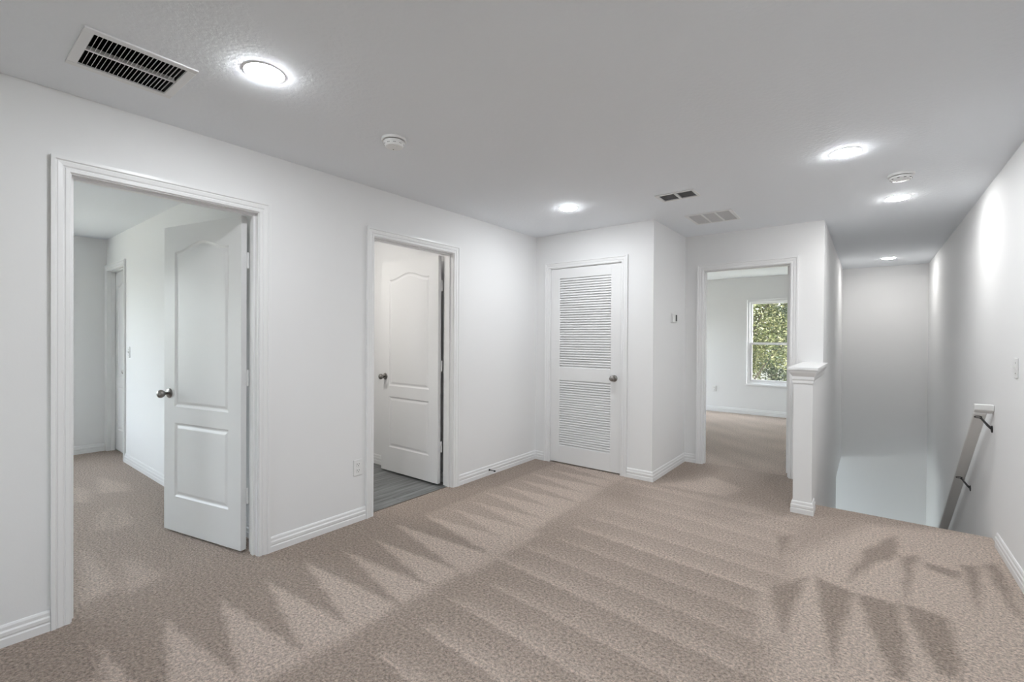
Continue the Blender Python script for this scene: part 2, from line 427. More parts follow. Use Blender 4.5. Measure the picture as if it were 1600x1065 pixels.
# far bedroom
W1 = (-1.735, -.815, .535, 2.045)
wall_y('wall_far', YF, YF + .2, -4.15, XP, LOW, H, [W1], 'grey-white far bedroom wall with the window')
WL = (6.3, 8.7, LOW + .05, -.62)
WF = (7.5, 8.98, .20, 2.1)  # unseen side window, added to brighten the far bedroom
wall_x('wall_far_west', -4.15, -4.0, 3.1, YF, LOW, H, [WL, WF], 'white outer wall of the far bedroom')
wall_y('wall_low_back', 5.0, 5.1, -4.0, XP, LOW, -.45, [], 'white wall of the room downstairs')
struct('ceiling.003', bx(-4.0, XP, 5.1, YF, -.45, -.30), 'ceil', 'white ceiling of the room downstairs', 'ceiling')
struct('ground', bx(-40, 40, -30, 45, LOW - .5, LOW - .12), 'grass', 'pale dry lawn outside the house', 'lawn')
struct('floor.004', bx(-4.15, XR + .2, 4.3, YF + .2, LOW - .12, LOW), 'plank', 'grey floor of the room downstairs', 'floor')

# ------------------------------------------------------------------ carpeted floors with the vacuum tracks as pile lay
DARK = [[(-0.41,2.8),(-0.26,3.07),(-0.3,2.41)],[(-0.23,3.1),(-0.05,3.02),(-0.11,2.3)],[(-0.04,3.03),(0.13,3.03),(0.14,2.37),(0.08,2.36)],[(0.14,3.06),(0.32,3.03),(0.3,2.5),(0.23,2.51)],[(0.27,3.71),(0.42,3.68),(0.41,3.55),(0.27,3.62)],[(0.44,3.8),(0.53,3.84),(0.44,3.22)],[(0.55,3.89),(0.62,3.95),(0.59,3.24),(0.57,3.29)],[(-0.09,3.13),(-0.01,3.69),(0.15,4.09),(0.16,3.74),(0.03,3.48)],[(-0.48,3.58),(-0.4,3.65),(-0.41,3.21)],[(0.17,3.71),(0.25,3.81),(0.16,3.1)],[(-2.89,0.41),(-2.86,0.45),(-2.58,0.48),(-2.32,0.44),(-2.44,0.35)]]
LAY_SHADE = [[(-1.54,4.24),(-1.52,5.05),(-1.38,5.1),(-1.31,4.51)],[(-0.9,4.33),(-0.84,5.09),(-0.64,5.26),(-0.48,4.29),(-0.53,4.0)],[(-1.85,3.56),(-1.85,3.98),(-1.6,3.93),(-1.46,3.51)]]  # soft dark pile areas with shade by closet corner and half wall painted in
LIGHT = [[(-0.45,2.74),(-0.41,2.77),(-0.3,2.4),(-0.38,2.25)],[(-3.83,0.63),(-3.71,0.64),(-3.14,0.66),(-3.08,0.52)],[(-3.52,0.75),(-3.44,0.79),(-3.11,0.84),(-3.02,0.67)],[(-5.72,1.05),(-5.26,1.16),(-5.01,1.12),(-5.13,0.94)],[(-5.6,0.84),(-5.27,0.91),(-4.92,0.84),(-5.01,0.76)],[(-4.52,0.84),(-4.64,0.92),(-4.15,0.81),(-4.16,0.75)],[(-4.59,0.97),(-4.12,0.94),(-4.08,0.82)],[(-1.51,4.17),(-1.19,4.71),(-0.86,4.52),(-0.96,4.2)]]
AREA = [(-0.36,3.29),(0.0,4.2),(0.72,4.54),(0.66,3.48),(0.62,1.6),(-0.30,1.6),(-0.31,2.53)]
def inside(x, y, poly, soft):
    """soft membership 0..1 of points in a polygon"""
    n = len(poly); ins = np.zeros(x.shape, bool); dist = np.full(x.shape, 1e9)
    for i in range(n):
        (ax, ay), (bx_, by) = poly[i - 1], poly[i]
        cond = ((ay > y) != (by > y))
        with np.errstate(divide='ignore', invalid='ignore'): xi = (bx_ - ax) * (y - ay) / (by - ay + 1e-12) + ax
        ins ^= cond & (x < xi)
        ex, ey = bx_ - ax, by - ay; t = np.clip(((x - ax) * ex + (y - ay) * ey) / (ex * ex + ey * ey + 1e-12), 0, 1)
        dist = np.minimum(dist, np.hypot(x - ax - t * ex, y - ay - t * ey))
    sdv = np.where(ins, dist, -dist)
    return np.clip(.5 + sdv / soft, 0, 1)
def sm(a, b, x): t = np.clip((x - a) / (b - a), 0, 1); return t * t * (3 - 2 * t)
def pile(x, y):
    rng = random.Random(7)
    # ragged stroke edges: shift the lookup by a few centimetres of smooth noise
    wx = np.zeros(x.shape); wy = np.zeros(x.shape)
    for q in range(14):
        f_ = rng.uniform(30, 150); a_ = rng.uniform(0, 2 * PI); p_ = rng.uniform(0, 6.3); w_ = np.sin(f_ * (x * math.cos(a_) + y * math.sin(a_)) + p_) * .13 / f_
        if q % 2: wx = wx + w_
        else: wy = wy + w_
    X0, Y0 = x, y
    x = np.where(x > -2.9, x + wx, x); y = y + wy
    v = np.full(x.shape, .42)
    # band along the left wall and the two rows of strokes beside it
    row1 = sm(-2.66, -2.60, x) * (1 - sm(-1.88, -1.80, x)) * (y < 4.25) * (y > -2.2) * (x > -2.95)
    near = sm(-3.35, -2.75, x) * (1 - sm(-2.66, -2.58, x)) * (y < 4.25)
    v = v * (1 - near) + .25 * near
    v = v * (1 - row1) + .66 * row1
    k = -12
    while k < 13:
        yc = 1.515 + .232 * k + rng.uniform(-.02, .02); tip = rng.uniform(-2.0, -1.78); fade = 1 if yc < 2.4 else .62
        tri = [(-2.70, yc - .125), (-2.60, yc - .118), (tip, yc - .06), (-2.60, yc + .112), (-2.70, yc + .125)]
        m_ = inside(x, y, tri, .03) * (y < 4.25) * fade; v = v * (1 - m_) + .23 * m_
        k += 1
    row2 = sm(-1.84, -1.76, x) * (1 - sm(-.45, -.30, x)) * (y < 4.1)
    ph = (y + .09 * (x + 1.65) - 1.42) / .236 + 40; kk = np.floor(ph).astype(int); tt = ph - kk
    jit = np.array([rng.uniform(-.10, .14) for _ in range(90)]); amp = np.array([rng.uniform(.7, 1.1) for _ in range(90)]); kk = np.clip(kk, 0, 89)
    grow = np.clip((x + 1.72 + jit[kk]) / .55, .0, 1); on = np.clip((x + 1.72 + jit[kk]) / .06, 0, 1)
    saw = np.clip(tt / .05, 0, 1) * np.exp(-tt * 2.0 / (grow + .12)) * amp[kk] * on
    far_f = np.where(y > 2.7, np.clip(1 - (y - 2.7) * .9, .45, 1), 1)
    v2 = .28 + .48 * saw * far_f + (1 - far_f) * .30
    v = v * (1 - row2) + v2 * row2
    m_ = inside(x, y, [(-1.86, 1.9), (-1.83, 2.6), (-1.76, 2.6), (-1.76, 1.9)], .05) * .6; v = v * (1 - m_) + .7 * m_
    m_ = inside(x, y, AREA, .12); v = v * (1 - m_) + .74 * m_
    for p in LIGHT: m_ = inside(x, y, p, .07) * .8; v = v * (1 - m_) + .74 * m_
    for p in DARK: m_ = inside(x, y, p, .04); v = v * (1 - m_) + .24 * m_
    # alcove lay plus painted corner shade; far bedroom and side bedroom: broad soft strokes
    for p in LAY_SHADE: m_ = inside(x, y, p, .22) * .7; v = v * (1 - m_) + .22 * m_
    x, y = X0, Y0
    far = (y > 5.2); s = .62 + .10 * np.sin(y * 9 + 2.2 * np.sin(x * 3.1 + y * .7)) * np.sin(x * 5.0 + y * 2.3); v = np.where(far, s, v)
    return v
def carpet(name, rects, step, label):
    vs, fs, ps = [], [], []
    for x0, x1, y0, y1 in rects:
        nx = max(2, int(round((x1 - x0) / step)) + 1); ny = max(2, int(round((y1 - y0) / step)) + 1)
        gx, gy = np.meshgrid(np.linspace(x0, x1, nx), np.linspace(y0, y1, ny)); b = len(vs)
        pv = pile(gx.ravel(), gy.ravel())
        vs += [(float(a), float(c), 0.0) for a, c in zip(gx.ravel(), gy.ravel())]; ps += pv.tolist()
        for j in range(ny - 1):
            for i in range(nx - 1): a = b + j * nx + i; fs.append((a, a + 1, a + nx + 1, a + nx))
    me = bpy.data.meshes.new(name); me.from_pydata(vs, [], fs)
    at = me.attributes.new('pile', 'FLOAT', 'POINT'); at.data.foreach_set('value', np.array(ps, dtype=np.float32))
    me.materials.append(MT['carpet']); me.update()
    o = bpy.data.objects.new(name, me); C.objects.link(o)
    return tag(o, label, 'carpet', kind='structure')
XM = XL - .055
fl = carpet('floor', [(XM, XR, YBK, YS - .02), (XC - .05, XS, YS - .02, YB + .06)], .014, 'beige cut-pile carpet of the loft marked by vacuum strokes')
carpet('floor.001', [(XB1, XM, YBK, YB1 + .08)], .03, 'beige carpet of the bedroom behind the left wall')
carpet('floor.002', [(-4.0, XP, YB + .06, YF)], .03, 'beige carpet of the far bedroom in front of the window')
# subfloor under the carpets and the rolled carpet edge at the stair head
bm = bmesh.new()
box(bm, XM, XR, YBK, YS - .03, -.28, -.003); box(bm, XC - .1, XP, YS - .03, YB + .06, -.28, -.003)
box(bm, XB1, XM, YBK, YB1 + .10, -.28, -.003); box(bm, -4.0, XP, YB + .06, YF, -.28, -.003); box(bm, XB1, XM, YB1 + .10, 5.26, -.28, -.012); box(bm, XM, XC - .1, YS - .03, YB + .06, -.28, -.003)
struct('floor_base', bm, 'trim', 'floor slab under the upstairs carpets', 'floor')
bm = bmesh.new(); rows = []
prof = [(YS - .02 + .02 * math.sin(a), -.02 + .02 * math.cos(a)) for a in [i * PI / 16 for i in range(9)]] + [(YS, -.20), (YS - .03, -.20), (YS - .03, -.003)]
for x in (XS, XR): rows.append([bm.verts.new((x, y, z)) for y, z in prof])
for k in range(len(prof) - 1): bm.faces.new((rows[0][k], rows[0][k + 1], rows[1][k + 1], rows[1][k]))
e = obj('stair_nosing', bm, 'carpet_plain', fl, smooth=True)
# carpet edge strip where it meets the bathroom planks
bf = empty('floor.003', (-4.2, 2.25, 0)); tag(bf, 'dark grey wood-look plank floor of the bathroom', 'floor', kind='structure')
pw, plen = .152, 1.22; meshes = {}
x = XM - .001; row = 0
rngp = random.Random(3)
while x > -5.4:
    x0 = max(-5.4, x - pw); y = YB1 + TH - rngp.uniform(0, 1.1)
    while y < 2.99:
        a, b = max(y, YB1 + TH), min(y + plen, 2.99)
        if b - a > .01:
            key = (round(x - x0, 3), round(b - a, 3))
            if key not in meshes:
                o = obj('plank', bx(-(x - x0) / 2 + .0008, (x - x0) / 2 - .0008, -(b - a) / 2 + .0008, (b - a) / 2 - .0008, -.010, -.004), 'plank', bf, bevel=0); meshes[key] = o.data
            else:
                o = bpy.data.objects.new('plank', meshes[key]); C.objects.link(o); o.parent = bf
            o.location = ((x + x0) / 2 + 4.2, (a + b) / 2 - 2.25, 0)
        y += plen
    x -= pw
struct('trim_10', bx(XM - .004, XM + .006, D2[0], D2[1], -.004, .004), 'nickel', 'thin grey carpet edge strip in the bathroom doorway', 'trim')

# ------------------------------------------------------------------ baseboards
c = .067
baseboard('baseboard_left', [(XL, YBK), (XL, D1[0] - c)], -1, 'white baseboard left of the first open doorway')
baseboard('baseboard_left.001', [(XL, D1[1] + c), (XL, D2[0] - c)], -1, 'white baseboard between the two open doorways under the outlet')
baseboard('baseboard_left.002', [(XL, D2[1] + c), (XL, YC), (DC[0] - c, YC)], -1, 'white baseboard running into the corner beside the closet door')
baseboard('baseboard_closet', [(DC[1] + c, YC), (XC, YC), (XC, YB), (DB[0] - c, YB)], -1, 'white baseboard wrapping the closet corner under the thermostat')
baseboard('baseboard_half', [(XP, YB - .02), (XP, 4.155), (XS, 4.155), (XS, 4.31)], -1, 'white baseboard wrapped round the foot of the half wall')
baseboard('baseboard_right', [(XR, YBK), (XR, 4.28)], 1, 'white baseboard along the wall below the light switch')
baseboard('baseboard_bedroom', [(D5[1] + c, YB1), (XL - TH, YB1), (XL - TH, D1[1] + c)], -1, 'white baseboard along the bright bedroom wall behind the panel door')
baseboard('baseboard_bedroom_west', [(XB1, YBK), (XB1, YB1)], -1, 'white baseboard on the shaded bedroom wall')
baseboard('baseboard_bath', [(-5.4, 2.99), (XL - TH, 2.99)], -1, 'white baseboard inside the bathroom')
baseboard('baseboard_far', [(-4.0, YF), (XP, YF)], -1, 'white baseboard under the bedroom window')
baseboard('baseboard_far_side', [(XP, YF), (XP, YB + TH)], -1, 'white baseboard along the far bedroom stair wall')

# ------------------------------------------------------------------ door frames and doors
door_trim(1, (XL, 0, 0), (0, 1, 0), (1, 0, 0), D1[0], D1[1], HD, TH, -.035, 'white moulded frame round the first open doorway', far_casing=True)
door_trim(2, (XL, 0, 0), (0, 1, 0), (1, 0, 0), D2[0], D2[1], HD, TH, -.035, 'white moulded frame round the bathroom doorway', far_casing=False)
door_trim(3, (0, YC, 0), (1, 0, 0), (0, -1, 0), DC[0], DC[1], HD, TH, -.045, 'white moulded frame round the louvered closet door')
door_trim(4, (0, YB, 0), (1, 0, 0), (0, -1, 0), DB[0], DB[1], 2.063, TH, -.035, 'white moulded frame round the far bedroom doorway')
door_trim(5, (0, YB1, 0), (1, 0, 0), (0, -1, 0), D5[0], D5[1], 2.075, TH, -.03, 'white frame of the closed door inside the bedroom')
panel_door(1, (-3.035, 1.217), math.atan2(-.174, -.782), .803, 'white two-panel arched door standing open over the carpet')
panel_door(2, (-3.058, 2.868), PI + .004, .815, 'white two-panel arched door open over grey planks')
panel_door(5, (D5[1] - .007, YB1 + .068), PI, .668, 'closed white panel door deep inside the bedroom', hinges=False, back_knob=False, knob_x=.062)
panel_door(4, (-.640, 5.262), PI / 2, .775, 'white door swung open against the far bedroom wall beside the half wall', back_knob=False)

# louvered closet door
root = empty('door_3', (DC[0] + .007, YC + .004, 0)); tag(root, 'white louvered closet door with round knob', 'door', kind='structure')
LW = DC[1] - DC[0] - .014; z0, z1 = .014, HD - .009
sx0, sx1 = .112, LW - .106
zl = ((.188, .889), (1.020, 1.966))
for a, b in ((0, sx0), (sx1, LW)): obj('stile', bx(a, b, 0, .034, z0, z1), 'door', root, bevel=.0015)
for a, b in ((z0, zl[0][0]), (zl[0][1], zl[1][0]), (zl[1][1], z1)): obj('rail', bx(sx0, sx1, 0, .034, a, b), 'door', root, bevel=.0015)
bm = bmesh.new(); sp = [(.0005, -.0132), (.0030, -.0138), (.0205, .0080), (.0200, .0145), (.0034, -.0072), (.0004, -.0080)]
ra = [bm.verts.new((sx0 - .003, y, z)) for y, z in sp]; rb = [bm.verts.new((sx1 + .003, y, z)) for y, z in sp]
for k in range(6): bm.faces.new((ra[k], ra[(k + 1) % 6], rb[(k + 1) % 6], rb[k]))
bm.faces.new(ra); bm.faces.new(rb)
first = obj('slat', bm, 'door', root); me = first.data
def slats(n, za, zb):
    global first
    for i in range(n):
        if first is not None: o = first; first = None
        else: o = bpy.data.objects.new('slat', me); C.objects.link(o); o.parent = root
        o.location = (0, 0, za + (i + .5) * (zb - za) / n)
slats(28, *zl[0]); slats(37, *zl[1])
kx = -1.978 - DC[0] - .007
k = obj('knob', knob_mesh(), 'nickel', root, smooth=True); k.location = (kx, 0, .941); k.rotation_euler = (0, 0, PI)
obj('rosette', rosette_mesh(), 'nickel', k, smooth=True)
obj('latch_plate', bx(LW + .0005, LW + .0055, -.001, .02, .91, .97), 'nickel', root)
for z in (1.79, 1.07, .33):
    bm = bmesh.new()
    for q in range(5): lathe(bm, [(.006, z - .044 + q * .0176), (.006, z - .044 + q * .0176 + .0168)], 12, Matrix.Translation((-.003, -.013, 0)))
    lathe(bm, [(.004, z - .048), (.004, z + .048)], 10, Matrix.Translation((-.003, -.013, 0)))
    obj('hinge', bm, 'hinge', root, smooth=True)
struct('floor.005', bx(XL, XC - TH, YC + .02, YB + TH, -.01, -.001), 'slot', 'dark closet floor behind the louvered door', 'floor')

# ------------------------------------------------------------------ half wall cap
capr = empty('trim_6', ((XP + XS) / 2, 4.6, 1.035)); tag(capr, 'white moulded cap on top of the half wall', 'trim', kind='structure')
inv = Matrix.Translation((-(XP + XS) / 2, -4.6, -1.035))
bm = bx(XP - .038, XS + .038, 4.155 - .038, YB, 1.100, 1.122); bmesh.ops.transform(bm, matrix=inv, verts=bm.verts); obj('cap_board', bm, 'trim', capr, bevel=.003)
cm = [(0, 1.000), (.006, 1.000), (.006, 1.020), (.010, 1.028), (.010, 1.050), (.016, 1.062), (.026, 1.078), (.030, 1.088), (.030, 1.100), (0, 1.100)]
bm = sweep([(XP, YB), (XP, 4.155), (XS, 4.155), (XS, YB)], cm, -1); bmesh.ops.transform(bm, matrix=inv, verts=bm.verts); obj('cap_moulding', bm, 'trim', capr)
bm = bx(XP, XS, 4.155, YB, 1.035, 1.100); bmesh.ops.transform(bm, matrix=inv, verts=bm.verts); obj('cap_core', bm, 'trim', capr)

# ------------------------------------------------------------------ window of the far bedroom
def window(name, axis, fixed, u0, u1, z0, z1, out, label, depth=.2, sill=True, split=True):
    """axis 'x': the window spans x at y=fixed (room side), outwards +y; axis 'y': spans y at x=fixed, outwards -x"""
    root = empty(name); tag(root, label, 'window', kind='structure')
    def b(nm, a0, a1, d0, d1, c0, c1, mt='vinyl', par=None, bev=.002):
        bm = bx(a0, a1, min(fixed + d0 * out, fixed + d1 * out), max(fixed + d0 * out, fixed + d1 * out), c0, c1) if axis == 'x' else bx(fixed - d1, fixed - d0, a0, a1, c0, c1)
        return obj(nm, bm, mt, par or root, bevel=bev)
    def ring(nm, a0, a1, c0, c1, w, d0, d1, par=None, mt='vinyl'):
        bm = bmesh.new()
        for q in ((a0, a0 + w, c0, c1), (a1 - w, a1, c0, c1), (a0 + w, a1 - w, c0, c0 + w), (a0 + w, a1 - w, c1 - w, c1)):
            if axis == 'x': box(bm, q[0], q[1], min(fixed + d0 * out, fixed + d1 * out), max(fixed + d0 * out, fixed + d1 * out), q[2], q[3])
            else: box(bm, fixed - d1, fixed - d0, q[0], q[1], q[2], q[3])
        return obj(nm, bm, mt, par or root)
    fr = ring('window_frame', u0, u1, z0, z1, .045, .03, .12)
    lip = ring('frame_lip', u0 - .004, u1 + .004, z0 - .004, z1 + .004, .014, -.012, .03)
    zm = z0 + (z1 - z0) * .478
    if split:
        up = ring('upper_sash', u0 + .045, u1 - .045, zm - .012, z1 - .045, .035, .085, .115)
        lo = ring('lower_sash', u0 + .045, u1 - .045, z0 + .045, zm + .025, .040, .045, .075)
        b('pane', u0 + .08, u1 - .08, .098, .102, zm + .023, z1 - .08, 'glass', up, 0); b('pane', u0 + .085, u1 - .085, .058, .062, z0 + .085, zm - .015, 'glass', lo, 0)
    else:
        um = (u0 + u1) / 2
        for a0, a1 in ((u0 + .045, um + .03), (um - .03, u1 - .045)):
            sa = ring('sash', a0, a1, z0 + .045, z1 - .045, .05, .06, .095)
            b('pane', a0 + .05, a1 - .05, .076, .080, z0 + .095, z1 - .095, 'glass', sa, 0)
    if sill: b('window_sill', u0 - .006, u1 + .006, -.014, .03, z0 - .020, z0 - .002, 'trim')
window('window_1', 'x', YF, *W1, 1, 'white single-hung window looking out on trees')
window('window_2', 'y', XB1, *WB1, -1, 'white sliding window lighting the bedroom behind the left wall', split=False)
window('window_3', 'y', -4.0, *WL, -1, 'white sliding glass door of the room downstairs', split=False, sill=False)
window('window_4', 'x', YBK, *WK, -1, 'unseen white single-hung window added at the back of the loft for daylight', split=True)
window('window_5', 'y', -4.0, *WF, -1, 'unseen white sliding window added to light the far bedroom from the side', split=False)
portal(((WK[0] + WK[1]) / 2, YBK - .14, (WK[2] + WK[3]) / 2), (0, 1, 0), WK[1] - WK[0], WK[3] - WK[2])
portal((-4.14, (WF[0] + WF[1]) / 2, (WF[2] + WF[3]) / 2), (1, 0, 0), WF[1] - WF[0], WF[3] - WF[2])
portal(((W1[0] + W1[1]) / 2, YF + .19, (W1[2] + W1[3]) / 2), (0, -1, 0), W1[1] - W1[0], W1[3] - W1[2])
portal((XB1 - .14, (WB1[0] + WB1[1]) / 2, (WB1[2] + WB1[3]) / 2), (1, 0, 0), WB1[1] - WB1[0], WB1[3] - WB1[2])
portal((-4.14, (WL[0] + WL[1]) / 2, (WL[2] + WL[3]) / 2), (1, 0, 0), WL[1] - WL[0], WL[3] - WL[2])

# ------------------------------------------------------------------ staircase below the floor edge
st = empty('staircase', (.167, YS, LOW)); tag(st, 'beige carpeted staircase descending beside the handrail', 'staircase')
NR = 14; rise = -LOW / NR; run = .24
for i in range(1, NR):
    zt = -i * rise - LOW
    y0 = (i - 1) * run
    bm = bx(-.502, .502, y0, y0 + run + .0, max(0, zt - .22), zt); vs = None
    obj('step', bm, 'carpet_plain', st, bevel=.02)

# ------------------------------------------------------------------ handrail
hr = empty('handrail', (XR, 4.44, .88)); tag(hr, 'sloping white wooden handrail on dark brackets beside the stairs', 'handrail')
slope = -.752
xa, xb = .572 - XR, .640 - XR
def rail_prism(bm, pts, x0, x1):
    a = [bm.verts.new((x0, y, z)) for y, z in pts]; b = [bm.verts.new((x1, y, z)) for y, z in pts]
    n = len(pts)
    for k in range(n): bm.faces.new((a[k], a[(k + 1) % n], b[(k + 1) % n], b[k]))
    bm.faces.new(a); bm.faces.new(b)
Lr = 3.15; th = .047
bm = bmesh.new(); rail_prism(bm, [(.030, .018 + slope * .030), (Lr, .018 + slope * Lr), (Lr, .018 + slope * Lr - th), (.030, .018 + slope * .030 - th)], xa, xb)
obj('rail', bm, 'rail', hr, bevel=.006)
bm = bmesh.new(); rail_prism(bm, [(-.012, .020), (.030, .020), (.040, .018 + slope * .040), (.040, -.046), (.004, -.030), (-.012, -.018)], xa, -.0005)
obj('rail_return', bm, 'rail', hr, bevel=.005)
for yb in (.060, .870, 1.95, 2.75):
    zb = slope * yb - .030
    br = empty('bracket', (0, yb, zb)); br.parent = hr
    bm = bmesh.new(); lathe(bm, [(0, 0), (.024, 0), (.024, .004), (.016, .007), (0, .008)], 20, Matrix.Translation((0, -.01, -.075)) @ Matrix.Rotation(-PI / 2, 4, 'Y'))
    obj('wall_plate', bm, 'bronze', br, smooth=True)
    bm = bmesh.new(); tube(bm, [(-.004, -.01, -.072), (-.022, -.008, -.052), (-.040, -.004, -.026), (-.050, 0, -.012), (-.060, .0, -.005)], [.0085, .0075, .0065, .006, .005], 10)
    obj('bracket_arm', bm, 'bronze', br, smooth=True)
    bm = bmesh.new(); R = []
    for q in range(21): a = 2 * PI * q / 20; R.append((-.068 + .018 * math.cos(a), .010 * math.sin(a), .000 - .752 * .010 * math.sin(a)))
    tube(bm, R, .0035, 8); obj('rail_saddle', bm, 'bronze', br, smooth=True)

# ------------------------------------------------------------------ ceiling lamps
def downlight(x, y, label, lens='lens'):
    t = empty('recessed_light', (x, y, H)); tag(t, label, 'ceiling light', 'recessed ceiling lights')
    bm = bmesh.new(); lathe(bm, [(.0695, 0), (.0775, 0), (.0777, -.0030), (.0765, -.0038), (.0740, -.0028), (.0695, -.0008)], 40, cap=False); obj('trim_ring', bm, 'plastic', t, smooth=True)
    bm = bmesh.new(); lathe(bm, [(.0695, -.001), (.0690, -.0056), (.063, -.0088), (.048, -.0116), (.027, -.0132), (0, -.0137)], 40, cap=False); obj('lens', bm, lens, t, smooth=True)
downlight(-2.022, .899, 'lit round recessed light beside the square black-slotted ceiling vent')
downlight(-2.036, 3.403, 'lit round recessed light in front of the louvered closet door')
downlight(-.120, 3.366, 'lit round recessed light in front of the half wall, alone on the open ceiling')
downlight(.168, 4.680, 'lit round recessed light just behind the smoke detector over the stair head', 'lens_dimmed')
downlight(.200, 8.029, 'lit round recessed light deep in the stairwell by its end wall', 'lens_stair')
downlight(-.120, .899, 'lit round recessed light over the middle of the loft carpet')
def added_flush_lamp(x, y, r, label, mt='lens_bath_added'):
    t = empty('added_flush_lamp', (x, y, H)); tag(t, label, 'ceiling light')
    bm = bmesh.new(); lathe(bm, [(0, 0), (r * 1.08, 0), (r * 1.08, -.02), (r, -.028), (0, -.028)], 32); obj('lamp_base', bm, 'plastic', t, smooth=True)
    bm = bmesh.new(); lathe(bm, [(r * .97, -.028), (r * .93, -.05), (r * .7, -.075), (r * .35, -.088), (0, -.092)], 32, cap=False); obj('lamp_glass', bm, mt, t, smooth=True)
def pendant(x, y, zc, z, r, label):
    t = empty('added_pendant', (x, y, zc)); tag(t, label, 'lamp')
    bm = bmesh.new(); lathe(bm, [(0, 0), (.06, 0), (.058, -.015), (.02, -.03), (0, -.03)], 28); obj('canopy', bm, 'nickel', t, smooth=True)
    bm = bmesh.new(); lathe(bm, [(.004, -.03), (.004, z - zc + r * .9)], 10); obj('cord', bm, 'black', t)
    bm = bmesh.new(); lathe(bm, [(.03, z - zc + r + .012), (.034, z - zc + r * .86)], 24); obj('socket', bm, 'nickel', t, smooth=True)
    bm = bmesh.new(); lathe(bm, [(r * math.sin(PI * i / 16), z - zc + r * math.cos(PI * i / 16)) for i in range(2, 17)], 28, cap=False); obj('globe', bm, 'lens_pendant_added', t, smooth=True)
pendant(-1.75, 8.25, -.45, -.86, .085, 'unseen white glass globe added downstairs to light the stairwell walls')  # added out of view; gives the stairwell walls their cool light edge
added_flush_lamp(-3.9, 1.85, .15, 'unseen round white glass ceiling lamp added to light the bathroom')  # added out of view to light the bathroom wall and open door

added_flush_lamp(-2.2, 7.6, .17, 'unseen round white glass ceiling lamp added to brighten the far bedroom', 'lens_bed_added')  # added out of view to lift the far bedroom floor and window frame

# ------------------------------------------------------------------ vents
def vent_frame(bm, x0, x1, y0, y1, w, z):
    for q in ((x0 - w, x0, y0 - w, y1 + w), (x1, x1 + w, y0 - w, y1 + w), (x0, x1, y0 - w, y0), (x0, x1, y1, y1 + w)): box(bm, q[0], q[1], q[2], q[3], z - .007, z)
def vent_root(v, label):
    cx_, cy_ = (v[0] + v[1]) / 2, (v[2] + v[3]) / 2
    t = empty('ceiling_vent', (cx_, cy_, H)); tag(t, label, 'vent')
    return t, v[0] - cx_, v[1] - cx_, v[2] - cy_, v[3] - cy_
def duct(t, a, b, c_, d, mt, hgt=.16):
    bm = bmesh.new(); e_ = .004
    box(bm, a, b, c_, d, hgt - e_, hgt); box(bm, a, a + e_, c_, d, .001, hgt); box(bm, b - e_, b, c_, d, .001, hgt); box(bm, a, b, c_, c_ + e_, .001, hgt); box(bm, a, b, d - e_, d, .001, hgt)
    obj('duct_box', bm, mt, t)
def instances(name, bm, material, parent, places, smooth=False):
    o = obj(name, bm, material, parent, smooth=smooth); o.location = places[0]; out = [o]
    for p in places[1:]:
        q = bpy.data.objects.new(name, o.data); C.objects.link(q); q.parent = parent; q.location = p; out.append(q)
    return out
def screw(t, x, y):
    bm = bmesh.new(); lathe(bm, [(.0045, -.007), (.004, -.009), (0, -.0095)], 12, Matrix.Translation((x, y, 0)), cap=False); obj('screw', bm, 'vent', t, smooth=True)
# square supply vent with two rows of curved black-gapped blades
t, a, b, c_, d = vent_root(V1, 'square white ceiling vent with two rows of black slots')
bm = bmesh.new(); vent_frame(bm, a, b, c_, d, .032, 0); obj('vent_frame', bm, 'vent', t, bevel=.002)
duct(t, a, b, c_, d, 'duct')
bm = bx(-.005, .005, c_, d, -.006, .012); obj('centre_bar', bm, 'vent', t, bevel=.001)
nb = 21
def blade(x0, x1):
    bm = bmesh.new(); pr_ = [(-.0018, -.004), (-.0006, -.004), (.0022, .004), (.0055, .011), (.0045, .0115), (.0008, .005)]
    r1 = [bm.verts.new((x0, y, z)) for y, z in pr_]; r2 = [bm.verts.new((x1, y, z)) for y, z in pr_]
    for k in range(6): bm.faces.new((r1[k], r1[(k + 1) % 6], r2[(k + 1) % 6], r2[k]))
    bm.faces.new(r1); bm.faces.new(r2); return bm
for x0, x1 in ((a, -.005), (.005, b)):
    instances('blade', blade(x0, x1), 'vent', t, [(0, c_ + (d - c_) * (i + 1) / nb, 0) for i in range(nb - 1)])
screw(t, a - .016, 0); screw(t, b + .016, 0)
# small two-section vent
t, a, b, c_, d = vent_root(V2, 'small two-section ceiling vent with dark grey louvers')
bm = bmesh.new(); vent_frame(bm, a, b, c_, d, .022, 0); obj('vent_frame', bm, 'vent', t, bevel=.002)
duct(t, a, b, c_, d, 'ductgrey', .12)
obj('centre_bar', bx(-.008, .008, c_, d, -.006, .010), 'vent', t)
def slat2(x0, x1, tilt, dep, thick=.0012):
    bm = bmesh.new(); pr_ = [(0, 0), (thick, 0), (thick + tilt, dep), (tilt, dep)]
    r1 = [bm.verts.new((x0, y, z)) for y, z in pr_]; r2 = [bm.verts.new((x1, y, z)) for y, z in pr_]
    for k in range(4): bm.faces.new((r1[k], r1[(k + 1) % 4], r2[(k + 1) % 4], r2[k]))
    bm.faces.new(r1); bm.faces.new(r2); return bm
for x0, x1 in ((a, -.008), (.008, b)):
    instances('blade', slat2(x0, x1, .012, .016), 'ventgrey', t, [(0, c_ + (d - c_) * (i + .6) / 9, .001) for i in range(9)])
